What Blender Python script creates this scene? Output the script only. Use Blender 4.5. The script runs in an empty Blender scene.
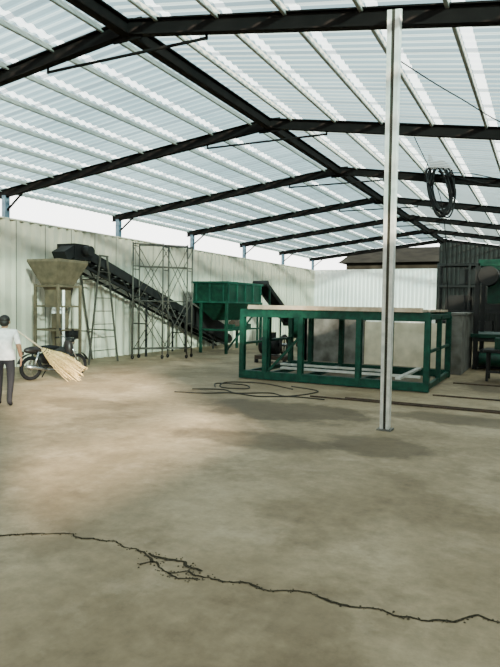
import bpy, bmesh, math, random
from mathutils import Vector, Matrix, noise
random.seed(4)
S=bpy.context.scene
# ------------------------------------------------------------------ materials
def mat(name,col,rough=.6,metal=0,col2=None,scale=4,detail=6,bump=0,contrast=(.35,.65),spec=.3):
    m=bpy.data.materials.new(name); m.use_nodes=True
    n=m.node_tree.nodes; l=m.node_tree.links; b=n['Principled BSDF']
    b.inputs['Roughness'].default_value=rough; b.inputs['Metallic'].default_value=metal
    b.inputs['Specular IOR Level'].default_value=spec
    if col2 is None: col2=tuple(c*.75 for c in col)
    tc=n.new('ShaderNodeTexCoord'); no=n.new('ShaderNodeTexNoise'); no.inputs['Scale'].default_value=scale
    no.inputs['Detail'].default_value=detail
    r=n.new('ShaderNodeValToRGB'); r.color_ramp.elements[0].position=contrast[0]; r.color_ramp.elements[1].position=contrast[1]
    r.color_ramp.elements[0].color=(*col2,1); r.color_ramp.elements[1].color=(*col,1)
    l.new(tc.outputs['Object'],no.inputs['Vector']); l.new(no.outputs['Fac'],r.inputs['Fac']); l.new(r.outputs['Color'],b.inputs['Base Color'])
    if bump:
        bp=n.new('ShaderNodeBump'); bp.inputs['Strength'].default_value=bump; bp.inputs['Distance'].default_value=.02
        l.new(no.outputs['Fac'],bp.inputs['Height']); l.new(bp.outputs['Normal'],b.inputs['Normal'])
    return m
M_steel=mat('dark_painted_steel',(.008,.007,.007),.8,spec=.05)
M_purl=mat('galvanised_purlin',(.26,.28,.27),.6)
M_galv=mat('galvanised_post',(.92,.93,.90),.4,.1,(.68,.70,.68),9)
M_green=mat('green_paint',(.006,.062,.040),.5,0,(.004,.032,.022),6,spec=.2)
M_dgreen=mat('dark_green_paint',(.004,.038,.022),.5,0,(.003,.018,.012),6,spec=.2)
M_black=mat('black_steel',(.013,.013,.013),.6,spec=.2)
M_rubber=mat('rubber',(.009,.009,.010),.85,spec=.1)
M_tan=mat('tan_hopper_paint',(.12,.095,.06),.6,0,(.066,.053,.034),5)
M_tube=mat('weathered_tube',(.065,.06,.05),.5,.2)
M_white=mat('highlight_white',(.75,.75,.70),.5,0,(.5,.5,.45),5)
M_wood=mat('pale_timber',(.56,.45,.34),.7,0,(.36,.28,.20),5)
M_conc=mat('rough_concrete_block',(.17,.165,.15),.9,0,(.075,.07,.06),2.2,bump=.4)
M_cem=mat('sunlit_cement',(.74,.66,.50),.9,0,(.50,.44,.32),2,bump=.3)
M_chrome=mat('chrome',(.4,.4,.4),.25,.9)
M_red=mat('dull_dark_plastic',(.02,.014,.014),.4)
M_straw=mat('straw',(.78,.58,.28),.8,0,(.42,.29,.12),20)
M_rust=mat('rusty_steel',(.06,.038,.026),.8,0,(.03,.022,.016),12)
M_leaf=mat('dark_foliage',(.006,.010,.006),.9,0,(.002,.004,.002),2.5,bump=1,spec=.02)
M_blue=mat('blue_steel',(.10,.16,.22),.5)
M_crack=mat('crack_dark',(.032,.027,.018),.95,spec=.05)
M_dirt=mat('loose_dirt',(.09,.072,.045),.95,0,(.035,.028,.018),15,bump=.6)
M_skin=mat('skin',(.26,.14,.085),.6); M_shirt=mat('shirt_cloth',(.70,.66,.67),.8,0,(.52,.49,.50),12,bump=.3)
M_pants=mat('trouser_cloth',(.010,.010,.014),.85); M_hair=mat('black_hair',(.010,.008,.007),.6)
M_hose=mat('dusty_hose',(.03,.027,.022),.8)
# ------------------------------------------------------------------ builder
class B:
    def __init__(s): s.bm=bmesh.new(); s.mats=[]
    def mi(s,m):
        if m not in s.mats: s.mats.append(m)
        return s.mats.index(m)
    def faces(s,vs,fs,m,smooth=False):
        v=[s.bm.verts.new(p) for p in vs]; i=s.mi(m)
        for f in fs:
            try: q=s.bm.faces.new([v[k] for k in f]); q.material_index=i; q.smooth=smooth
            except ValueError: pass
    def box(s,c,d,m,rot=None):
        c=Vector(c); R=rot or Matrix.Identity(3)
        vs=[c+R@Vector((x*d[0]/2,y*d[1]/2,z*d[2]/2)) for x in(-1,1) for y in(-1,1) for z in(-1,1)]
        s.faces(vs,[(0,1,3,2),(4,6,7,5),(0,4,5,1),(2,3,7,6),(0,2,6,4),(1,5,7,3)],m)
    def frame(s,p,q,up=(0,0,1)):
        z=(Vector(q)-Vector(p)).normalized(); u=Vector(up)
        if abs(z.dot(u))>.98: u=Vector((0,1,0))
        x=u.cross(z).normalized(); y=z.cross(x)
        return Matrix((x,y,z)).transposed()
    def bar(s,p,q,w,h,m,up=(0,0,1)):
        p=Vector(p);q=Vector(q); s.box((p+q)/2,(w,h,(q-p).length),m,s.frame(p,q,up))
    def ibeam(s,p,q,w,h,m,t=.02,up=(0,0,1)):
        R=s.frame(p,q,up); y=R@Vector((0,1,0)); p=Vector(p);q=Vector(q)
        s.bar(p,q,t,h,m,up)
        for k in(-1,1): s.bar(p+y*k*h/2,q+y*k*h/2,w,t,m,up)
    def chan(s,p,q,w,h,m,t=.012,up=(0,0,1)):
        R=s.frame(p,q,up); y=R@Vector((0,1,0)); x=R@Vector((1,0,0)); p=Vector(p);q=Vector(q)
        s.bar(p-x*w/2,q-x*w/2,t,h,m,up)
        for k in(-1,1): s.bar(p+y*k*h/2,q+y*k*h/2,w,t,m,up)
    def cyl(s,p,q,r,m,r2=None,n=12,smooth=True):
        r2=r if r2 is None else r2; R=s.frame(p,q); p=Vector(p);q=Vector(q)
        a=[R@Vector((math.cos(2*math.pi*i/n),math.sin(2*math.pi*i/n),0)) for i in range(n)]
        vs=[p+v*r for v in a]+[q+v*r2 for v in a]
        s.faces(vs,[(i,(i+1)%n,n+(i+1)%n,n+i) for i in range(n)],m,smooth)
        s.faces([p+v*r for v in a],[tuple(range(n))[::-1]],m); s.faces([q+v*r2 for v in a],[tuple(range(n))],m)
    def path(s,pts,r,m,n=8):
        pts=[Vector(p) for p in pts]; rings=[]
        for i,p in enumerate(pts):
            d=(pts[min(i+1,len(pts)-1)]-pts[max(i-1,0)]); R=s.frame((0,0,0),d)
            rings+= [p+R@Vector((math.cos(2*math.pi*k/n)*r,math.sin(2*math.pi*k/n)*r,0)) for k in range(n)]
        s.faces(rings,[(i*n+k,i*n+(k+1)%n,(i+1)*n+(k+1)%n,(i+1)*n+k) for i in range(len(pts)-1) for k in range(n)],m,True)
    def torus(s,c,axis,R,r,m,n=32,k=10,sc=(1,1)):
        Q=s.frame((0,0,0),axis); c=Vector(c); vs=[]
        for i in range(n):
            a=2*math.pi*i/n
            for j in range(k):
                b=2*math.pi*j/k; rr=R+r*math.cos(b)
                vs.append(c+Q@Vector((rr*math.cos(a)*sc[0],rr*math.sin(a)*sc[1],r*math.sin(b))))
        s.faces(vs,[(i*k+j,((i+1)%n)*k+j,((i+1)%n)*k+(j+1)%k,i*k+(j+1)%k) for i in range(n) for j in range(k)],m,True)
    def ball(s,c,d,m,rot=None,n=16,k=10,f=None):
        c=Vector(c);R=rot or Matrix.Identity(3); vs=[];
        for i in range(k+1):
            t=math.pi*i/k
            for j in range(n):
                a=2*math.pi*j/n; v=Vector((math.sin(t)*math.cos(a),math.sin(t)*math.sin(a),math.cos(t)))
                if f: v=v*f(v)
                vs.append(c+R@Vector((v.x*d[0],v.y*d[1],v.z*d[2])))
        s.faces(vs,[(i*n+j,(i+1)*n+j,(i+1)*n+(j+1)%n,i*n+(j+1)%n) for i in range(k) for j in range(n)],m,True)
    def frus(s,c,b,z0,t,z1,m,open_top=True,th=.02):
        x,y=c
        def ring(w,d,z): return [Vector((x+a*w/2,y+e*d/2,z)) for a,e in((-1,-1),(1,-1),(1,1),(-1,1))]
        o=ring(*b,z0)+ring(*t,z1); i_=ring(b[0]-th*2,b[1]-th*2,z0)+ring(t[0]-th*2,t[1]-th*2,z1)
        sd=[(0,1,5,4),(1,2,6,5),(2,3,7,6),(3,0,4,7)]
        s.faces(o+i_,sd+[(k[3]+8,k[2]+8,k[1]+8,k[0]+8) for k in sd]+[(4,5,13,12),(5,6,14,13),(6,7,15,14),(7,4,12,15)]+[(0,1,9,8),(1,2,10,9),(2,3,11,10),(3,0,8,11)],m)
    def done(s,name,loc=(0,0,0),rotz=0,bevel=0):
        bmesh.ops.remove_doubles(s.bm,verts=s.bm.verts,dist=1e-6)
        bmesh.ops.recalc_face_normals(s.bm,faces=s.bm.faces)
        me=bpy.data.meshes.new(name); s.bm.to_mesh(me); s.bm.free()
        for m in s.mats: me.materials.append(m)
        o=bpy.data.objects.new(name,me); S.collection.objects.link(o); o.location=loc; o.rotation_euler=(0,0,rotz)
        if bevel:
            b=o.modifiers.new('bevel','BEVEL'); b.width=bevel; b.segments=2; b.limit_method='ANGLE'
        return o
# ------------------------------------------------------------------ dimensions
XR,ZR=-5.54,5.85; SL,SR=.117,.158; XE,XRE=-13.95,2.9
FY=[6.96+4.9*i for i in range(-2,7)]
XW,WH,YC=-13.4,4.16,36.0
YF=-7.5
def zroof(x): return ZR-SL*(XR-x) if x<XR else ZR-SR*(x-XR)
# ------------------------------------------------------------------ floor
def floor_mat():
    m=bpy.data.materials.new('worn_concrete_floor'); m.use_nodes=True
    n=m.node_tree.nodes;l=m.node_tree.links;b=n['Principled BSDF']
    tc=n.new('ShaderNodeTexCoord')
    def nz(sc,de,ro=.6,off=(0,0,0),stretch=(1,1,1),dist=0):
        mp=n.new('ShaderNodeMapping'); mp.inputs['Location'].default_value=off; mp.inputs['Scale'].default_value=stretch
        x=n.new('ShaderNodeTexNoise');x.inputs['Scale'].default_value=sc;x.inputs['Detail'].default_value=de;x.inputs['Roughness'].default_value=ro;x.inputs['Distortion'].default_value=dist
        l.new(tc.outputs['Object'],mp.inputs[0]);l.new(mp.outputs[0],x.inputs['Vector']);return x.outputs['Fac']
    def ramp(f,p):
        r=n.new('ShaderNodeValToRGB'); e=r.color_ramp.elements
        e[0].position,e[0].color=p[0][0],(*p[0][1],1); e[1].position,e[1].color=p[-1][0],(*p[-1][1],1)
        for q in p[1:-1]: k=e.new(q[0]);k.color=(*q[1],1)
        l.new(f,r.inputs[0]);return r.outputs[0]
    def mix(f,a,c,t='MIX'):
        x=n.new('ShaderNodeMix');x.data_type='RGBA';x.blend_type=t
        if isinstance(f,float): x.inputs[0].default_value=f
        else: l.new(f,x.inputs[0])
        l.new(a,x.inputs[6]); l.new(c,x.inputs[7]);return x.outputs[2]
    def mth(op,a,v=None):
        x=n.new('ShaderNodeMath');x.operation=op
        for i,q in enumerate((a,v)):
            if q is None: continue
            if isinstance(q,(int,float)): x.inputs[i].default_value=q
            else: l.new(q,x.inputs[i])
        x.use_clamp=(op in('MULTIPLY','SUBTRACT')); return x.outputs[0]
    base=ramp(nz(.5,9,.62,dist=.3),[(.3,(.145,.108,.062)),(.45,(.20,.152,.092)),(.55,(.245,.19,.118)),(.7,(.33,.262,.17))])
    fine=ramp(nz(7,8,.75),[(.3,(.72,.72,.72)),(.7,(1.16,1.16,1.16))])
    c=mix(1.0,base,fine,'MULTIPLY')
    st=ramp(nz(.8,8,.68,(3,7,0)),[(.51,(0,0,0)),(.62,(1,1,1))])
    brown=n.new('ShaderNodeRGB'); brown.outputs[0].default_value=(.078,.053,.028,1)
    c=mix(mth('MULTIPLY',st,.45),c,brown.outputs[0])
    lt=ramp(nz(1.1,8,.7,(13,2,0)),[(.56,(0,0,0)),(.70,(1,1,1))])
    pale=n.new('ShaderNodeRGB'); pale.outputs[0].default_value=(.40,.325,.225,1)
    c=mix(mth('MULTIPLY',lt,.4),c,pale.outputs[0])
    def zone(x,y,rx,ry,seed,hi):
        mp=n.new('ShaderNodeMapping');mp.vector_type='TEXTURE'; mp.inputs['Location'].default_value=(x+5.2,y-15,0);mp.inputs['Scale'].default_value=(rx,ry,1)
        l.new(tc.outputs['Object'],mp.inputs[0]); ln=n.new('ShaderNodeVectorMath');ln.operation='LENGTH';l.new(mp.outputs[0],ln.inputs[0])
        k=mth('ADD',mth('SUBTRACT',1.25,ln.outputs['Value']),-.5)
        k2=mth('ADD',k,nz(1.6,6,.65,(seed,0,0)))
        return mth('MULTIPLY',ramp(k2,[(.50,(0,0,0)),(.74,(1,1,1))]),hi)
    damp_dark=n.new('ShaderNodeRGB'); damp_dark.outputs[0].default_value=(.046,.031,.016,1)
    for z in((-4.2,9.7,2.6,1.5,5,.75),(-2.0,7.9,1.2,1.0,15,.65),(-3.6,7.4,1.8,.8,25,.6),(-1.2,10.5,2.2,.8,35,.65),(-.8,15.6,1.8,2.2,45,.7),(-7.6,8.4,1.6,.8,55,.5)):  # damp stains mid-floor and by the post; other zones simply darker
        c=mix(zone(*z),c,damp_dark.outputs[0])
    l.new(c,b.inputs['Base Color']); b.inputs['Roughness'].default_value=.7; b.inputs['Specular IOR Level'].default_value=.2
    bp=n.new('ShaderNodeBump');bp.inputs['Strength'].default_value=.3;bp.inputs['Distance'].default_value=.02
    l.new(nz(5,8,.7),bp.inputs['Height']);l.new(bp.outputs[0],b.inputs['Normal'])
    return m
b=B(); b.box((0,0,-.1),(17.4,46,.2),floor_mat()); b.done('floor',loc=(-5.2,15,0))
b=B(); b.box((-10,30,-.32),(260,240,.1),mat('outdoor_soil',(.30,.25,.16),.95,0,(.16,.17,.08),.4)); b.done('ground')
# ------------------------------------------------------------------ corrugated walls
def sheet_mat(name,c1,c2):
    m=mat(name,c1,.6,.0,c2,.6,8,contrast=(.3,.7)); return m
def corrugated(name,p,q,z0,z1,m,period=.25,depth=.035,z1b=None):
    p=Vector(p);q=Vector(q);L=(q-p).length;d=(q-p).normalized();nrm=Vector((-d.y,d.x,0))
    prof=[];n=int(L/period)
    for i in range(n):
        s0=i*period
        for a,e in((0,0),(.42,0),(.56,1),(.86,1)): prof.append((s0+a*period,e*depth))
    prof.append((L,0)); b=B(); vs=[]
    for s_,e in prof:
        base=p+d*s_+nrm*e; zt=z1 if z1b is None else z1+(z1b-z1)*s_/L
        vs+= [Vector((base.x,base.y,z0)),Vector((base.x,base.y,zt))]
    b.faces(vs,[(2*i,2*i+2,2*i+3,2*i+1) for i in range(len(prof)-1)],m)
    return b
M_wl=sheet_mat('cream_corrugated_sheet',(.52,.50,.40),(.40,.39,.32))
M_joint=mat('sheet_joint',(.14,.14,.11),.7)
b=corrugated('wall_left',(XW,YF,0),(XW,YC,0),0,WH,M_wl,period=.36,depth=.10)
b.box((XW-.05,14,WH),(.14,43,.04),M_wl)
for z in(.6,2.0,3.6): b.box((XW-.14,14,z),(.05,43,.08),M_purl)
y=YF+.03
while y<YC-.3:
    b.box((XW+.004,y,WH/2),(.012,.02,WH),M_joint); y+=1.08
b.done('wall_left')
M_wb=sheet_mat('white_corrugated_sheet',(.88,.88,.84),(.78,.78,.74))
b=corrugated('wall_back',(XW,YC,0),(-5.7,YC,0),0,WH,M_wb)
b.box(((XW-5.7)/2,YC+.02,WH),(7.7,.1,.05),M_wb); b.done('wall_back')
M_dk=sheet_mat('dark_backdrop_sheet',(.008,.008,.007),(.004,.005,.004))
b=corrugated('wall_back_dark',(-5.7,YC+.1,0),(3.0,YC+.1,0),0,zroof(-5.7)-.05,M_dk,z1b=zroof(3.0)-.05)  # near-black backdrop added to close the dark far right end
b.done('wall_back_backdrop')
M_wr=sheet_mat('grey_sun_mask',(.26,.24,.19),(.18,.165,.14))
b=B(); XRW=3.05  # unseen wall, added so its opening shapes the sun patches
oy0,oy1,oz0,oz1=-2.5,2.2,2.35,4.42
b.box((XRW,(YF+oy0)/2,2.25),(.15,oy0-YF,4.5),M_wr); b.box((XRW,(oy1+YC)/2,2.25),(.15,YC-oy1,4.5),M_wr)
b.box((XRW,(oy0+oy1)/2,oz0/2),(.15,oy1-oy0,oz0),M_wr); b.box((XRW,(oy0+oy1)/2,(oz1+4.5)/2),(.15,oy1-oy0,4.5-oz1),M_wr)
b.box((XRW,(oy0+oy1)/2,3.12),(.15,oy1-oy0,.26),M_steel)  # crossbar added to throw a shadow band across the sun patch
b.done('sun_mask_right')
b=corrugated('light_block_front',(XRW,YF,0),(XW,YF,0),0,4.3,M_wl,period=.3,depth=.05); b.done('light_block_front')  # unseen wall added to cut the light reaching the near floor
# ------------------------------------------------------------------ roof
def roof_mat():
    m=bpy.data.materials.new('translucent_roof_sheet');m.use_nodes=True
    n=m.node_tree.nodes;l=m.node_tree.links
    for x in list(n):
        if x.type!='OUTPUT_MATERIAL': n.remove(x)
    out=[x for x in n if x.type=='OUTPUT_MATERIAL'][0]
    tc=n.new('ShaderNodeTexCoord');sp=n.new('ShaderNodeSeparateXYZ');l.new(tc.outputs['Object'],sp.inputs[0])
    def math_(op,a,bv=None):
        x=n.new('ShaderNodeMath');x.operation=op
        if isinstance(a,(int,float)): x.inputs[0].default_value=a
        else: l.new(a,x.inputs[0])
        if bv is not None:
            if isinstance(bv,(int,float)): x.inputs[1].default_value=bv
            else: l.new(bv,x.inputs[1])
        return x.outputs[0]
    fx=math_('FRACT',math_('DIVIDE',math_('ADD',sp.outputs[0],-(XR-.46)+98-.03),.98))
    strip=math_('LESS_THAN',fx,.15)
    fy=math_('FRACT',math_('DIVIDE',math_('ADD',sp.outputs[1],50),.8)); lap=math_('LESS_THAN',fy,.10)
    fr=math_('FRACT',math_('DIVIDE',math_('ADD',sp.outputs[1],50),.2)); rib=math_('LESS_THAN',fr,.3)
    no=n.new('ShaderNodeTexNoise');no.inputs['Scale'].default_value=.5;no.inputs['Detail'].default_value=5;l.new(tc.outputs['Object'],no.inputs[0])
    r=n.new('ShaderNodeValToRGB');r.color_ramp.elements[0].position=.35;r.color_ramp.elements[1].position=.7
    r.color_ramp.elements[0].color=(.10,.185,.21,1);r.color_ramp.elements[1].color=(.22,.33,.35,1);l.new(no.outputs[0],r.inputs[0])
    def mixc(f,a,c):
        x=n.new('ShaderNodeMix');x.data_type='RGBA';l.new(f,x.inputs[0]);l.new(a,x.inputs[6]);x.inputs[7].default_value=(*c,1);return x.outputs[2]
    c=mixc(math_('MULTIPLY',rib,.45),r.outputs[0],(.045,.08,.10))
    c=mixc(strip,c,(.97,.98,.96)) 
    c=mixc(math_('MULTIPLY',lap,.65),c,(.045,.08,.10))
    t=n.new('ShaderNodeBsdfTransparent');l.new(c,t.inputs[0])
    tr=n.new('ShaderNodeBsdfTranslucent');tr.inputs[0].default_value=(.58,.66,.63,1)
    mx=n.new('ShaderNodeMixShader');mx.inputs[0].default_value=.24;l.new(t.outputs[0],mx.inputs[1]);l.new(tr.outputs[0],mx.inputs[2])
    l.new(mx.outputs[0],out.inputs[0]);return m
MR=roof_mat(); b=B(); per=.2;y0,y1=YF-.4,36.8; n=int((y1-y0)/per)*4; vs=[];off=.17
for i in range(n+1):
    y=y0+i*per/4; dz=[0,.028,.028,0][i%4]
    for x in(XE-.25,XR,XRE+.3): vs.append(Vector((x,y,zroof(x)+off+dz)))
b.faces(vs,[(3*i+k,3*i+k+1,3*i+k+4,3*i+k+3) for i in range(n) for k in(0,1)],MR); b.done('ceiling')
b=B()
for x in [XR-.46-.98*i for i in range(9)]+[XR+.52+.98*i for i in range(9)]:
    if XE-.2<x<XRE+.2: b.chan((x,YF,zroof(x)+.11),(x,36.6,zroof(x)+.11),.04,.07,M_purl)
b.done('roof_purlins')
b=B(); b.ibeam((XR,YF,ZR-.02),(XR,36.6,ZR-.02),.14,.2,M_steel)
b.done('ridge_beam')
for i,y in enumerate(FY):
    b=B()
    b.ibeam((XE,y,zroof(XE)),(XR,y,ZR),.12,.2,M_steel); b.ibeam((XR,y,ZR),(XRE,y,zroof(XRE)),.12,.2,M_steel)
    b.box((XR,y,ZR-.04),(.5,.03,.3),M_steel)
    b.cyl((XR-1.6,y+.05,ZR-.36),(XR+1.3,y+.05,ZR-.36),.022,M_steel)
    b.cyl((XR-1.6,y+.05,ZR-.38),(XR-1.6,y+.05,ZR-.2),.02,M_steel);b.cyl((XR+1.3,y+.05,ZR-.38),(XR+1.3,y+.05,ZR-.22),.02,M_steel)
    b.ibeam((XW-.28,y,0),(XW-.28,y,zroof(XW)-.1),.14,.14,M_blue); b.ibeam((XRE-.15,y,0),(XRE-.15,y,zroof(XRE)-.1),.14,.14,M_blue)
    b.bar((XW-.21,y,zroof(XW)-.5),(XW+.35,y,zroof(XW)-.08),.04,.05,M_steel)
    b.done('roof_truss')
# ------------------------------------------------------------------ prop post
b=B(); p=Vector((-2.14,9.0,.03));q=Vector((-1.64,6.78,5.24))
b.bar(p,q,.05,.09,M_tube,up=(0,1,0)); R=b.frame(p,q,(0,1,0)); ax=R@Vector((1,0,0))
for sx in(-1,1):
    b.bar(p+ax*sx*.045,q+ax*sx*.045,.048,.12,M_galv,up=(0,1,0))  # pale edge bars carry the post's highlights in their colour
b.box((-2.14,9.0,.012),(.22,.22,.024),M_conc); b.done('support_post')
# ------------------------------------------------------------------ feed hopper machine (left)
b=B(); c=(-12.2,12.35)
b.frus(c,(.5,.5),2.2,(1.15,1.15),2.95,M_tan); b.frus(c,(1.15,1.15),2.95,(1.15,1.15),3.03,M_tan)
b.frus(c,(.5,.5),1.75,(.5,.5),2.2,M_tan)
for sx in(-1,1):
    for sy in(-1,1):
        b.bar((c[0]+sx*.42,c[1]+sy*.42,0),(c[0]+sx*.42,c[1]+sy*.42,2.35),.07,.07,M_tan)
for z in(.35,1.1,1.75,2.3):
    for k in(-1,1):
        b.bar((c[0]-.42,c[1]+k*.42,z),(c[0]+.42,c[1]+k*.42,z),.05,.05,M_tan); b.bar((c[0]+k*.42,c[1]-.42,z),(c[0]+k*.42,c[1]+.42,z),.05,.05,M_tan)
b.cyl((c[0],c[1],1.15),(c[0],c[1],1.78),.2,M_galv,.16,20); b.cyl((c[0],c[1],.45),(c[0],c[1],1.15),.13,M_tan,.2,20)
b.box((c[0]+.18,c[1]-.1,1.35),(.3,.35,.4),M_tan); b.cyl((c[0]+.2,c[1]+.1,.95),(c[0]+.2,c[1]+.55,.95),.14,M_black,n=18)
b.box((c[0]-.1,c[1]+.2,1.5),(.5,.05,1.1),M_tan)
b.box((c[0],c[1],.38),(.7,.7,.05),M_tan); b.cyl((c[0]+.4,c[1]-.2,.4),(c[0]+.4,c[1]-.2,2.2),.04,M_galv)
b.done('hopper_machine',bevel=.006)
# ------------------------------------------------------------------ conveyor
b=B(); X=-12.78; A=Vector((X,13.55,3.35)); E=Vector((X,22.9,.35))
d=(E-A).normalized(); nn=Vector((0,-d.z,d.y)); 
if nn.z<0: nn=-nn
for sx in(-.30,.30):
    o=Vector((sx,0,0)); b.chan(A+o,E+o,.05,.14,M_black); b.chan(A+o-nn*.32,E+o-nn*.32,.04,.07,M_black)
    b.bar(A+o+nn*.15,E+o+nn*.15,.02,.14,M_black)
    N=20
    for i in range(N):
        p0=A+(E-A)*i/N;p1=A+(E-A)*(i+1)/N
        if i%2: p0,p1=p1,p0
        b.bar(p0+o,p1+o-nn*.32,.03,.03,M_black)
b.box((A+E)/2+nn*.05,(.56,.03,(E-A).length),M_rubber,b.frame(A,E))
b.box((A+E)/2-nn*.14,(.56,.02,(E-A).length),M_rubber,b.frame(A,E))
for i in range(30):
    p=A+(E-A)*(i+.5)/30; b.cyl(p+Vector((-.28,0,0))-nn*.10,p+Vector((.28,0,0))-nn*.10,.035,M_tube,n=8)
    b.bar(p+nn*.08+Vector((-.27,0,0)),p+nn*.08+Vector((.27,0,0)),.03,.03,M_rubber)
for p in(A,E): b.cyl(p+Vector((-.36,0,0)),p+Vector((.36,0,0)),.18,M_black,n=20)
b.box(A+Vector((.02,-.02,.02)),(.7,.6,.46),M_black); b.cyl(A+Vector((.3,.1,.05)),A+Vector((.62,.1,.05)),.15,M_black,n=18)
b.box(A+Vector((.1,-.45,-.05)),(.5,.45,.3),M_black,Matrix.Rotation(.5,3,'X'))
for t in(.35,.62,.85):
    p=A+(E-A)*t
    for sx in(-.30,.30): b.bar((p.x+sx,p.y,0),(p.x+sx,p.y,p.z-.1),.06,.06,M_black)
    b.bar((p.x-.3,p.y,p.z*.5),(p.x+.3,p.y,p.z*.5),.04,.04,M_black)
for sx in(-.34,.34):
    p0=A+(E-A)*.62; p1=A+(E-A)*.98
    b.faces([p0+Vector((sx,0,-.3)),p1+Vector((sx,0,-.2)),p1+Vector((sx,0,.5)),p0+Vector((sx,0,.5))],[(0,1,2,3)],M_black)
b.done('belt_conveyor')
b=B()
for sx in(-12.2,-13.26):
    for ya,yb in((13.6,14.1),(14.95,14.4)): b.bar((sx,ya,0),(sx,yb,2.75 if sx<-13 else 3.3),.045,.045,M_tube)
    for k in range(1,8):
        t=k/8.2
        if sx>-13: b.bar((sx,13.6+.5*t,3.3*t),(sx,14.95-.55*t,3.3*t),.025,.025,M_tube)
    b.bar((sx,14.05,2.7 if sx<-13 else 3.3),(sx,14.45,2.7 if sx<-13 else 3.3),.05,.05,M_tube)
for y,z in((14.0,2.65),(14.5,2.6),(13.75,1.0),(14.8,1.0)): b.bar((-12.2,y,z),(-13.26,y,z),.04,.04,M_tube)
b.done('trestle_stand')
# ------------------------------------------------------------------ scaffold tower
b=B(); F=[Vector((-12.2,15.7,0)),Vector((-11.5,16.4,0)),Vector((-10.95,17.05,0))]; off_=Vector((-.12,.5,0)); H=3.88
for i,p in enumerate(F):
    for o in(Vector(),off_):
        b.cyl(p+o+Vector((0,0,.1)),p+o+Vector((0,0,H)),.026,M_tube); b.torus(p+o+Vector((0,0,.075)),(1,0,0),.05,.025,M_rubber,n=16,k=6)
    for z in(.35,1.2,2.1,3.0,H-.1): b.cyl(p+Vector((0,0,z)),p+off_+Vector((0,0,z)),.018,M_tube)
for o in(Vector(),off_):
    for i in(0,1):
        for z0,z1 in((.3,1.95),(2.0,3.75)):
            b.cyl(F[i]+o+Vector((0,0,z0)),F[i+1]+o+Vector((0,0,z1)),.014,M_tube); b.cyl(F[i]+o+Vector((0,0,z1)),F[i+1]+o+Vector((0,0,z0)),.014,M_tube)
        for z in(1.95,H-.05,.35,3.1): b.cyl(F[i]+o+Vector((0,0,z)),F[i+1]+o+Vector((0,0,z)),.02,M_tube)
b.done('scaffold_tower')
# ------------------------------------------------------------------ green hopper
b=B(); c=(-11.5,21.0)
b.frus(c,(1.5,3.0),1.95,(1.5,3.0),2.72,M_dgreen,th=.03); b.frus(c,(.5,1.6),1.25,(1.5,3.0),1.95,M_dgreen,th=.03)
b.frus(c,(1.62,3.14),2.67,(1.62,3.14),2.75,M_green,th=.1); b.frus(c,(1.6,3.1),1.92,(1.6,3.1),1.98,M_green,th=.06)
for k in range(5):
    b.box((c[0]+.77,c[1]-1.4+.7*k,2.34),(.05,.06,.7),M_green)
for k in range(3): b.box((c[0]-.6+.6*k,c[1]-1.52,2.34),(.06,.05,.7),M_green)
for sx in(-.38,.75):
    for sy in(-1.5,1.5):
        b.bar((c[0]+sx,c[1]+sy,0),(c[0]+sx,c[1]+sy,1.95),.1,.1,M_dgreen)
b.bar((c[0]+.75,c[1]-1.5,.9),(c[0]+.75,c[1]+1.5,.9),.07,.07,M_dgreen); b.bar((c[0]+.75,c[1]-1.5,.1),(c[0]+.75,c[1]+1.5,1.9),.06,.06,M_dgreen)
b.bar((c[0]-.38,c[1]-1.5,.9),(c[0]+.75,c[1]-1.5,.9),.07,.07,M_dgreen)
b.cyl((c[0]+.5,c[1]-.6,1.1),(c[0]+.5,c[1]-.1,1.1),.17,M_rust,n=18); b.box((c[0]+.45,c[1],1.0),(.4,1.6,.2),M_dgreen)
b.done('green_feed_hopper',bevel=.008)
b=B(); A=Vector((-11.6,24.2,2.85));E=Vector((-11.1,26.6,1.0))
for sx in(-.3,.3): b.chan(A+Vector((sx,0,0)),E+Vector((sx,0,0)),.05,.16,M_black)
b.box((A+E)/2,(.55,.05,(E-A).length),M_rubber,b.frame(A,E))
for p in(A,E): b.cyl(p+Vector((-.36,0,0)),p+Vector((.36,0,0)),.13,M_black,n=16)
for t in(.1,.85):
    p=A+(E-A)*t
    for sx in(-.3,.3): b.bar((p.x+sx,p.y,0),(p.x+sx,p.y,p.z),.07,.07,M_dgreen)
b.done('discharge_conveyor')
b=B(); c=(-9.3,24.0)
b.cyl((c[0]-.6,c[1],1.0),(c[0]+.6,c[1],1.0),.55,M_dgreen,n=28); b.cyl((c[0]+.6,c[1],1.0),(c[0]+.75,c[1],1.0),.3,M_rust,n=20)
for sx in(-.5,.5):
    for sy in(-.45,.45): b.bar((c[0]+sx,c[1]+sy,0),(c[0]+sx,c[1]+sy*.6,.9),.08,.08,M_green)
b.frus(c,(.4,.4),1.45,(.8,.8),1.85,M_rust); b.box((c[0]+.2,c[1]-.75,.35),(.5,.4,.4),M_black); b.cyl((c[0]+.1,c[1]-1.0,.4),(c[0]+.6,c[1]-1.0,.4),.16,M_rust,n=16)
b.done('drum_mixer',bevel=.01)
b=B(); c=(-7.9,17.6)
b.box((c[0],c[1],.18),(1.1,.7,.12),M_rust)
for sx in(-.5,.5):
    for sy in(-.3,.3): b.box((c[0]+sx,c[1]+sy,.06),(.1,.1,.12),M_black)
b.cyl((c[0]-.45,c[1],.55),(c[0]+.15,c[1],.55),.28,M_black,n=24); b.box((c[0]-.15,c[1],.9),(.3,.3,.2),M_black)
b.torus((c[0]+.35,c[1],.6),(1,0,0),.3,.05,M_black,n=28); b.cyl((c[0]+.15,c[1],.6),(c[0]+.45,c[1],.6),.05,M_chrome)
for k in range(4): b.cyl((c[0]+.35,c[1],.6),(c[0]+.35,c[1]+.3*math.cos(k*1.571),.6+.3*math.sin(k*1.571)),.02,M_black)
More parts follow.
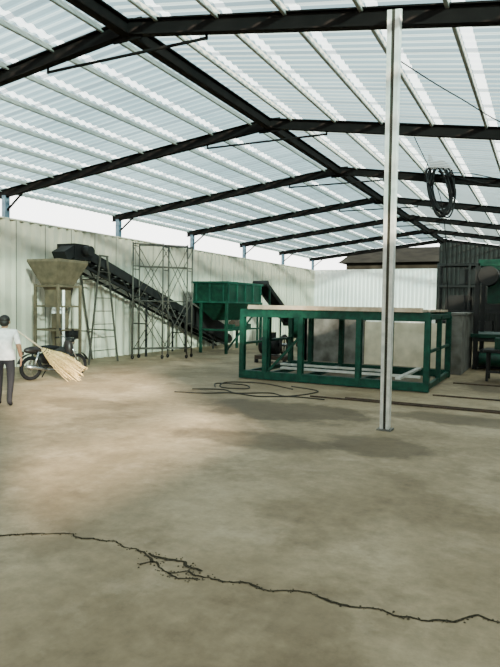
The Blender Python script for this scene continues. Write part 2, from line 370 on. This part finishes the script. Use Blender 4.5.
b.cyl((c[0]-.3,c[1]+.1,.9),(c[0]-.3,c[1]+.1,1.35),.04,M_rust)
b.done('engine_pump')
# ------------------------------------------------------------------ big green frame
b=B(); x0,x1,y0_,y1_=-6.9,-2.3,13.4,16.6; zt=1.68
cols=[-6.9,-6.25,-5.3,-3.85,-2.3]
for y in(y0_,y1_):
    for x in cols: b.chan((x,y,.02),(x,y,zt),.12,.12,M_green,t=.025,up=(0,1,0))
    b.chan((x0-.05,y,zt),(x1+.05,y,zt),.12,.18,M_green,t=.02)
    b.chan((x0-.05,y,.12),(x1+.05,y,.12),.12,.18,M_green,t=.02)
for x in cols:
    for z in(zt,.12): b.bar((x,y0_,z),(x,y1_,z),.08,.12,M_green)
for x in(x0,x1):
    b.chan((x,15.0,.1),(x,15.0,zt),.1,.1,M_green,t=.02,up=(0,1,0)); b.bar((x,y0_,.9),(x,y1_,.9),.06,.06,M_green)
b.bar((-6.25,13.4,.15),(-5.35,13.4,1.1),.06,.06,M_green)
b.done('green_steel_frame')
b=B()
for i in range(9):
    y=13.5+i*.37; b.box((-4.55+random.uniform(-.05,.05),y,1.815),(4.35,.33,.05),M_wood)
b.box((-4.55,13.29,1.835),(4.3,.05,.10),M_wood); b.done('timber_deck')
b=B(); b.box((-5.1,15.2,.235),(3.0,.14,.05),M_white); b.box((-4.4,14.3,.235),(3.6,.14,.05),M_white); b.box((-3.0,15.0,.24),(.12,2.6,.05),M_white)  # white bars stand in for highlights on the bottom rails
b.done('white_rail_highlights')
# ------------------------------------------------------------------ low concrete walls behind
b=B(); b.box((-6.4,19.1,.72),(2.2,.2,1.44),M_conc); b.box((-7.4,21.3,.72),(.2,4.6,1.44),M_conc); b.done('concrete_low_wall')
b=B(); b.box((-3.95,19.12,.7),(2.68,.18,1.4),M_cem); b.done('sunlit_low_wall')  # sunlight on this stretch of wall is put into its pale colour
b=B(); b.box((-2.3,18.9,.85),(.45,2.8,1.7),M_conc); b.box((-2.3,18.9,1.73),(.52,2.9,.06),M_conc); b.done('concrete_pier')
# ------------------------------------------------------------------ right machine
b=B()
for x in(-1.9,-.3):
    for y in(19.5,21.5): b.bar((x,y,0),(x,y,3.3),.14,.14,M_black)
for y in(19.5,21.5):
    b.bar((-1.9,y,3.3),(-.3,y,3.3),.14,.2,M_dgreen); b.bar((-1.9,y,.95),(-.3,y,.95),.12,.14,M_black)
b.box((-1.1,20.5,2.5),(1.1,1.2,.9),M_dgreen); b.cyl((-1.1,20.5,1.1),(-1.1,20.5,2.1),.16,M_chrome,n=18); b.box((-1.1,20.5,1.05),(1.9,2.2,.12),M_dgreen)
b.cyl((-1.6,19.4,2.9),(-1.6,20.0,2.9),.3,M_black,n=20); b.cyl((-1.75,19.2,.35),(-1.1,19.2,.35),.2,M_dgreen,n=18); b.box((-1.1,20.5,.3),(1.5,1.8,.5),M_black)
b.done('hydraulic_press',bevel=.01)
b=B()
b.box((-.55,16.8,.8),(1.7,.9,.06),M_black)
for x in(-1.3,.2):
    for y in(16.45,17.15): b.bar((x,y,0),(x,y,.8),.06,.06,M_black)
b.bar((-1.3,16.45,.25),(.2,16.45,.25),.05,.05,M_black); b.box((-.9,16.8,.98),(.5,.4,.3),M_dgreen); b.cyl((-.3,16.7,.83),(-.3,16.7,1.15),.14,M_rust,n=16)
b.done('workbench',bevel=.006)
b=B()
for x in(-4.6,-3.2,-1.8,-.4):
    for y in(29,30): b.bar((x,y,0),(x,y,4.0),.1,.1,M_black)
for z in(.5,1.7,2.9,3.9):
    for y in(29,30): b.bar((-4.6,y,z),(-.4,y,z),.08,.1,M_black)
    b.box((-2.5,29.5,z+.07),(4.2,1.0,.03),M_black)
for x,z in((-4.0,.5),(-2.6,.5),(-1.2,.5),(-3.8,1.7),(-2.2,1.7),(-1.0,2.9),(-3.2,2.9)): b.box((x,29.5,z+.45),(.9,.8,.7),M_black)
b.done('storage_rack',bevel=.01)
# ------------------------------------------------------------------ floor rails, hoses
b=B()
for y,xa in((11.45,-4.3),(11.62,-3.6),(13.05,-2.1),(15.45,-2.0)):
    b.chan((xa,y,.015),(2.6,y+.05,.015),.03,.03,M_rust,t=.006)
b.done('floor_rails')
def curve(pts,n=12):
    P=[Vector(p) for p in pts]; P=[P[0]]+P+[P[-1]]; out=[]
    for i in range(1,len(P)-2):
        for k in range(n):
            t=k/n; a,b_,c,d_=P[i-1:i+3]
            out.append(.5*((2*b_)+(c-a)*t+(2*a-5*b_+4*c-d_)*t*t+(3*b_-a-3*c+d_)*t**3))
    out.append(P[-2]); return out
b=B()
b.path(curve([(-7.0,10.45,.012),(-6.4,10.6,.012),(-5.9,10.95,.012),(-5.2,10.85,.012),(-4.6,11.2,.012),(-3.9,11.2,.012)]),.014,M_hose)
b.path(curve([(-6.9,11.0,.012),(-6.3,11.3,.012),(-5.8,11.0,.012),(-5.2,11.4,.012),(-4.7,11.2,.012),(-4.4,12.2,.012),(-5.2,12.6,.012)]),.014,M_hose)
b.path(curve([(-6.6,11.5,.012),(-6.9,12.1,.012),(-6.2,12.2,.012),(-5.9,11.7,.012),(-6.5,11.6,.012),(-6.8,12.4,.012),(-6.0,12.7,.012),(-5.0,12.2,.012)]),.014,M_hose)
b.done('floor_cable')
# ------------------------------------------------------------------ crack
cp=[(-6.2,2.35),(-5.2,2.7),(-4.5,2.98),(-3.9,3.24),(-3.7,3.42),(-3.5,3.54),(-3.25,3.56),(-3.0,3.64),(-2.8,3.6),(-2.62,3.58),(-2.5,3.46),(-2.3,3.38),(-2.2,3.48),(-2.05,3.44),(-1.9,3.48),(-1.65,3.50),(-1.4,3.56),(-1.1,3.54),(-.8,3.60),(-.6,3.60),(-.42,3.68),(-.3,3.82),(-.18,3.78),(0,3.76),(.6,3.9),(1.6,4.1)]
def crack(b,cp,w,seed):
    pts=[]
    for (xa,ya),(xb,yb) in zip(cp,cp[1:]):
        L=math.hypot(xb-xa,yb-ya);n=max(2,int(L/.022))
        for k in range(n):
            t=k/n;x=xa+(xb-xa)*t;y=ya+(yb-ya)*t
            q=noise.noise(Vector((x*6,y*6,seed)))*.05+noise.noise(Vector((x*22,y*22,seed)))*.02; pts.append(Vector((x+q*.3,y+q,0)))
    vs=[];h=.004
    for i,p in enumerate(pts):
        d=(pts[min(i+1,len(pts)-1)]-pts[max(i-1,0)]).normalized();nr=Vector((-d.y,d.x,0))
        w1=w*(.3+1.0*abs(noise.noise(Vector((p.x*5,p.y*5,seed+5)))*2.2)+.25*random.random()); w2=w*(.3+1.0*abs(noise.noise(Vector((p.x*8,p.y*8,seed+9)))*2)+.25*random.random())
        vs+=[p+nr*w1+Vector((0,0,h)),p-nr*w2+Vector((0,0,h))]
    b.faces(vs,[(2*i,2*i+1,2*i+3,2*i+2) for i in range(len(pts)-1)],M_crack); return pts
b=B(); pts=crack(b,cp,.0095,1.0); pts+=crack(b,[(-2.62,3.58),(-2.45,3.60),(-2.3,3.58),(-2.15,3.54),(-2.1,3.48)],.018,7.0)
pts+=crack(b,[(-2.3,3.38),(-2.2,3.35),(-2.05,3.42)],.011,3.0); pts+=crack(b,[(-2.5,3.46),(-2.58,3.36)],.010,4.0)
for p in pts:
    for _ in range(3):
        if random.random()<.4:
            w=.06 if -2.7<p.x<-2 else .026
            s_=random.uniform(.004,.009); b.ball(p+Vector((random.gauss(0,w*.5),random.gauss(0,w*.5),s_*.3)),(s_,s_,s_*.6),M_dirt,n=6,k=4)
b.done('floor_crack')
# ------------------------------------------------------------------ hanging cable coil and wires
b=B(); yc=16.5
for k in range(12):
    px,pz=random.uniform(-.07,.07),random.uniform(-.10,.06); sx=random.uniform(.75,1.1); sc=random.uniform(.86,1.06); tl=random.uniform(-.16,-.02); P=[]
    for i in range(49):
        a=2*math.pi*i/48; 
        P.append((-2.60+px+.29*sx*math.cos(a)+tl*math.sin(a)+.02*math.sin(3*a+k),yc-.025*k+.05*math.sin(2*a+k),5.07+pz+.66*sc*math.sin(a)+.03*math.sin(2*a+k*2)))
    b.path(P,.022,M_rubber,6)
b.path(curve([(-2.75,yc,5.6),(-2.95,yc,6.0),(-2.9,yc,5.5),(-3.05,yc,5.3),(-2.95,yc,5.9),(-2.8,yc,5.5)]),.018,M_rubber,6)
b.path(curve([(-2.4,yc,4.6),(-2.3,yc,4.9),(-2.45,yc,5.3),(-2.7,yc,5.55)]),.022,M_rubber,6)
b.path(curve([(-2.5,yc,5.4),(-1.9,yc,5.25),(-1.2,yc,5.05),(-.2,yc,4.95),(1,yc,5.1)]),.016,M_rubber,6)
b.path(curve([(-2.6,yc,5.5),(-1.9,yc,5.42),(-1.0,yc,5.2),(.5,yc,5.15)]),.014,M_rubber,6)
b.done('cable_coil')
b=B(); b.path(curve([(-1.75,7.2,4.9),(-1.2,8.6,4.8),(-.4,10.6,4.78),(1.2,11.8,4.8)]),.008,M_rubber,6)
b.path(curve([(-2.4,11.8,5.2),(-2.2,14.,4.3),(-2.3,15.8,2.9),(-2.35,16.6,1.9)]),.010,M_rubber,6)
b.done('overhead_wire')
# ------------------------------------------------------------------ motorbike  (local x = forward)
b=B()
for x in(-.62,.66):
    b.torus((x,0,.29),(0,1,0),.245,.045,M_rubber,n=36,k=10); b.torus((x,0,.29),(0,1,0),.205,.012,M_tube,n=32,k=6); b.cyl((x,-.06,.29),(x,.06,.29),.05,M_chrome)
    for k in range(16):
        a=2*math.pi*k/16; b.cyl((x,.02*(-1)**k,.29),(x+.2*math.cos(a),0,.29+.2*math.sin(a)),.003,M_tube,n=5)
for s_ in(-.075,.075):
    b.cyl((.66,s_,.29),(.43,s_,.86),.022,M_chrome); b.cyl((-.62,s_*1.3,.29),(-.1,s_*1.3,.32),.02,M_black); b.cyl((-.6,s_*1.5,.32),(-.48,s_*1.5,.68),.028,M_chrome)
b.path([(.43,0,.82),(.2,0,.5),(.05,0,.38),(-.2,0,.5),(-.5,0,.66),(-.75,0,.7)],.035,M_black)
b.ball((.16,0,.66),(.2,.1,.12),M_black); b.ball((.40,0,.72),(.11,.15,.24),M_red); b.ball((.36,0,.48),(.1,.17,.2),M_black)
b.ball((-.2,0,.76),(.36,.12,.06),M_rubber); b.ball((-.55,0,.72),(.26,.1,.09),M_red)
b.ball((-.15,0,.52),(.3,.09,.16),M_black)
b.ball((.02,0,.36),(.19,.12,.12),M_tube); b.cyl((.1,0,.36),(.28,0,.42),.06,M_tube)
b.path([(.2,-.1,.33),(0,-.15,.22),(-.3,-.17,.25)],.02,M_chrome); b.cyl((-.3,-.17,.25),(-.85,-.18,.36),.035,M_chrome,.045)
b.path([(.36,-.32,.98),(.4,-.18,1.0),(.43,0,.93),(.4,.18,1.0),(.36,.32,.98)],.014,M_chrome)
for s_ in(-1,1):
    b.cyl((.36,s_*.32,.98),(.31,s_*.42,.97),.02,M_rubber); b.cyl((.4,s_*.2,1.0),(.36,s_*.26,1.15),.006,M_black); b.ball((.35,s_*.27,1.18),(.015,.055,.035),M_black)
b.ball((.5,0,.88),(.08,.1,.08),M_chrome); b.ball((.45,0,.92),(.11,.13,.08),M_black)
F=[];n_=12
for i in range(n_+1):
    a=math.radians(20+120*i/n_)
    for s_ in(-.06,.06): F.append(Vector((.66+.33*math.cos(a),s_,.29+.33*math.sin(a))))
b.faces(F,[(2*i,2*i+1,2*i+3,2*i+2) for i in range(n_)],M_black)
F=[]
for i in range(n_+1):
    a=math.radians(30+130*i/n_)
    for s_ in(-.07,.07): F.append(Vector((-.62+.34*math.cos(a),s_,.29+.34*math.sin(a))))
b.faces(F,[(2*i,2*i+1,2*i+3,2*i+2) for i in range(n_)],M_black)
b.cyl((-.1,.1,.3),(-.15,.28,.01),.014,M_black); b.box((-.85,0,.66),(.05,.12,.08),M_red)
b.done('motorcycle',loc=(-10.75,10.75,0),rotz=math.radians(78))
b=B(); base=Vector((-10.15,9.85,.78)); tip=Vector((-9.85,10.5,.24)); R=b.frame(base,tip)
for i in range(150):
    a=random.uniform(0,6.28);r=random.random()**.6
    p=base+R@Vector((math.cos(a)*.045*r,math.sin(a)*.045*r,random.uniform(-.05,.05))); q=tip+R@Vector((math.cos(a)*.27*r,math.sin(a)*.27*r,random.uniform(-.30,.22)))
    q.z=max(q.z,.01); mid=p+(q-p)*.5+R@Vector((math.cos(a)*.05*r,math.sin(a)*.05*r,0))
    b.path([p,mid,q],.0055,M_straw,4)
b.cyl(base+(base-tip).normalized()*.75,base,.018,M_wood)
for t in(.02,.08,.15): b.torus(base+(tip-base)*t,tip-base,.05+.14*t,.012,M_red,16,6)
b.done('straw_broom')
# ------------------------------------------------------------------ person
def skin(verts,edges,rad,root=0,sub=2):
    me=bpy.data.meshes.new('sk'); me.from_pydata(verts,edges,[]); o=bpy.data.objects.new('sk',me); S.collection.objects.link(o)
    md=o.modifiers.new('s','SKIN'); 
    for i,r in enumerate(rad):
        me.skin_vertices[0].data[i].radius=(r,r) if not isinstance(r,tuple) else r
        me.skin_vertices[0].data[i].use_root=(i==root)
    sb=o.modifiers.new('u','SUBSURF'); sb.levels=sub; sb.render_levels=sub
    dg=bpy.context.evaluated_depsgraph_get(); dg.update(); m2=bpy.data.meshes.new_from_object(o.evaluated_get(dg))
    bpy.data.objects.remove(o); return m2
V=[(0,0,.88),(0,-.005,1.0),(0,.0,1.15),(0,.0,1.28),(0,-.005,1.37),(0,.01,1.43),(0,.02,1.50),(0,.022,1.56),
   (-.10,0,.84),(-.11,.10,.47),(-.11,.04,.09),(-.12,.17,.04),
   (.10,0,.84),(.11,-.04,.46),(.11,-.17,.10),(.12,-.05,.04),
   (-.175,0,1.325),(-.235,-.06,1.07),(-.25,-.01,.86),
   (.175,0,1.325),(.245,-.01,1.07),(.26,.10,.87)]
E_=[(0,1),(1,2),(2,3),(3,4),(4,5),(5,6),(6,7),(0,8),(8,9),(9,10),(10,11),(0,12),(12,13),(13,14),(14,15),(3,16),(16,17),(17,18),(3,19),(19,20),(20,21)]
Rr=[.135,.125,.145,.15,.06,.052,.085,.08,.095,.065,.045,.035,.095,.065,.045,.035,.068,.045,.03,.068,.045,.03]
mb=skin(V,E_,Rr)
b=B()
bv=[b.bm.verts.new(v.co.copy()) for v in mb.vertices]
for p_ in mb.polygons:
    c=Vector(p_.center)
    if c.z<.07: m=M_rubber
    elif c.z<.93 and abs(c.x)<.215: m=M_pants
    elif c.z>1.395: m=M_skin
    elif abs(c.x)>.19 and c.z<1.12: m=M_skin
    else: m=M_shirt
    f=b.bm.faces.new([bv[i] for i in p_.vertices]); f.material_index=b.mi(m); f.smooth=True
n_=24; vs=[]
for z,rx,ry in((.84,.185,.15),(.92,.178,.145),(1.02,.16,.135)):
    vs+=[Vector((rx*math.cos(2*math.pi*i/n_)*(1+.03*math.sin(5*2*math.pi*i/n_)),ry*math.sin(2*math.pi*i/n_),z)) for i in range(n_)]
b.faces(vs,[(j*n_+i,j*n_+(i+1)%n_,(j+1)*n_+(i+1)%n_,(j+1)*n_+i) for j in(0,1) for i in range(n_)],M_shirt,True)
b.ball((0,.105,1.50),(.012,.018,.02),M_skin,n=8,k=6)
for s_ in(-1,1):
    b.ball((s_*.083,.02,1.505),(.012,.022,.032),M_skin,n=8,k=6); b.ball((s_*.032,.098,1.525),(.013,.008,.008),M_hair,n=8,k=6)
b.ball((0,.1,1.462),(.026,.006,.007),M_rust,n=8,k=6)
b.ball((0,.0,1.555),(.093,.102,.085),M_hair,f=lambda v:1+.03*noise.noise(v*6)); b.ball((0,-.03,1.5),(.085,.075,.075),M_hair)
for s_,w in((-1,Vector((-.25,-.01,.86))),(1,Vector((.26,.10,.87)))):
    b.ball(w+Vector((0,.01,-.055)),(.02,.038,.05),M_skin,n=12,k=8)
    for k,(oy,L) in enumerate(((-.028,.06),(-.010,.072),(.010,.076),(.028,.068))):
        p=w+Vector((0,.01+oy,-.09)); b.path([p,p+Vector((-s_*.004,.004,-L*.5)),p+Vector((-s_*.018,.01,-L)) ],.0085,M_skin,6); b.ball(p+Vector((-s_*.018,.01,-L)),(.0085,)*3,M_skin,n=6,k=4)
    p=w+Vector((-s_*.005,.04,-.03)); b.path([p,p+Vector((-s_*.012,.03,-.03)),p+Vector((-s_*.016,.036,-.06))],.010,M_skin,6)
b.done('walking_man',loc=(-8.6,7.42,0),rotz=math.radians(38))
# ------------------------------------------------------------------ neighbouring dark building and trees outside
M_nb=mat('dark_neighbour_wall',(.010,.010,.008),.9,0,(.005,.005,.004),1.5,spec=.02)
b=B(); bx0,bx1,by0,by1,hz=-13.5,8.0,43.0,52.0,5.1
b.box(((bx0+bx1)/2,(by0+by1)/2,hz/2-.15),(bx1-bx0,by1-by0,hz+.3),M_nb)
b.faces([(bx0-.5,by0-.5,hz),(bx1+.5,by0-.5,hz),(bx1+.5,(by0+by1)/2,hz+1.5),(bx0-.5,(by0+by1)/2,hz+1.5),(bx1+.5,by1+.5,hz),(bx0-.5,by1+.5,hz)],[(0,1,2,3),(3,2,4,5),(0,3,5),(1,4,2),(0,5,4,1)],M_nb)
for k in range(6): b.box((bx0+2+k*3.4,by0-.03,2.4),(1.3,.06,1.4),M_steel)
b.done('neighbour_building')
def tree(x,y,h,w,seed):
    b=B(); b.cyl((0,0,-.3),(0,0,h*.6),w*.06,M_rust,w*.03,8); rnd=random.Random(seed)
    for i in range(16):
        r=w*rnd.uniform(.22,.38); a=rnd.uniform(0,6.28); q=rnd.uniform(0,w*.42)
        sd=rnd.random()*50
        b.ball((q*math.cos(a),q*math.sin(a),h*rnd.uniform(.3,.88)),(r,r,r*.8),M_leaf,n=20,k=14,f=lambda v:1+.35*noise.noise(v*3.2+Vector((sd,0,0)))+.15*noise.noise(v*9))
    b.done('tree',loc=(x,y,-.25))
tree(-46,26,9.5,6,30); tree(-40,21,6.8,4.5,31)
# ------------------------------------------------------------------ light
w=bpy.data.worlds.new('sky_world'); S.world=w; w.use_nodes=True; n=w.node_tree.nodes; l=w.node_tree.links
bg=n['Background']; tc=n.new('ShaderNodeTexCoord'); sp=n.new('ShaderNodeSeparateXYZ'); r=n.new('ShaderNodeValToRGB')
e=r.color_ramp.elements; e[0].position=0; e[0].color=(1.0,.98,.94,1); e[1].position=.6; e[1].color=(.44,.52,.55,1); k=e.new(.15);k.color=(.96,.97,.93,1)
l.new(tc.outputs['Generated'],sp.inputs[0]); l.new(sp.outputs[2],r.inputs[0]); l.new(r.outputs[0],bg.inputs[0]); bg.inputs[1].default_value=5.8
sd=bpy.data.lights.new('sun','SUN'); sd.energy=50; sd.angle=math.radians(3.2); sd.color=(1,.89,.68)
so=bpy.data.objects.new('sun',sd); S.collection.objects.link(so)
dirv=Vector((-.75,.65,-.25)); so.rotation_euler=dirv.to_track_quat('-Z','Y').to_euler(); so.location=(20,-15,12)
# ------------------------------------------------------------------ camera
cd=bpy.data.cameras.new('camera'); cd.sensor_fit='VERTICAL'; cd.sensor_height=24; cd.lens=24*589/667
co=bpy.data.objects.new('camera',cd); S.collection.objects.link(co); S.camera=co
R=Matrix.Rotation(.4636,4,'Z')@Matrix.Rotation(math.pi/2-.0496,4,'X')@Matrix.Rotation(.0175,4,'Z')
co.matrix_world=Matrix.Translation((0,0,1.9))@R
cd.clip_end=500
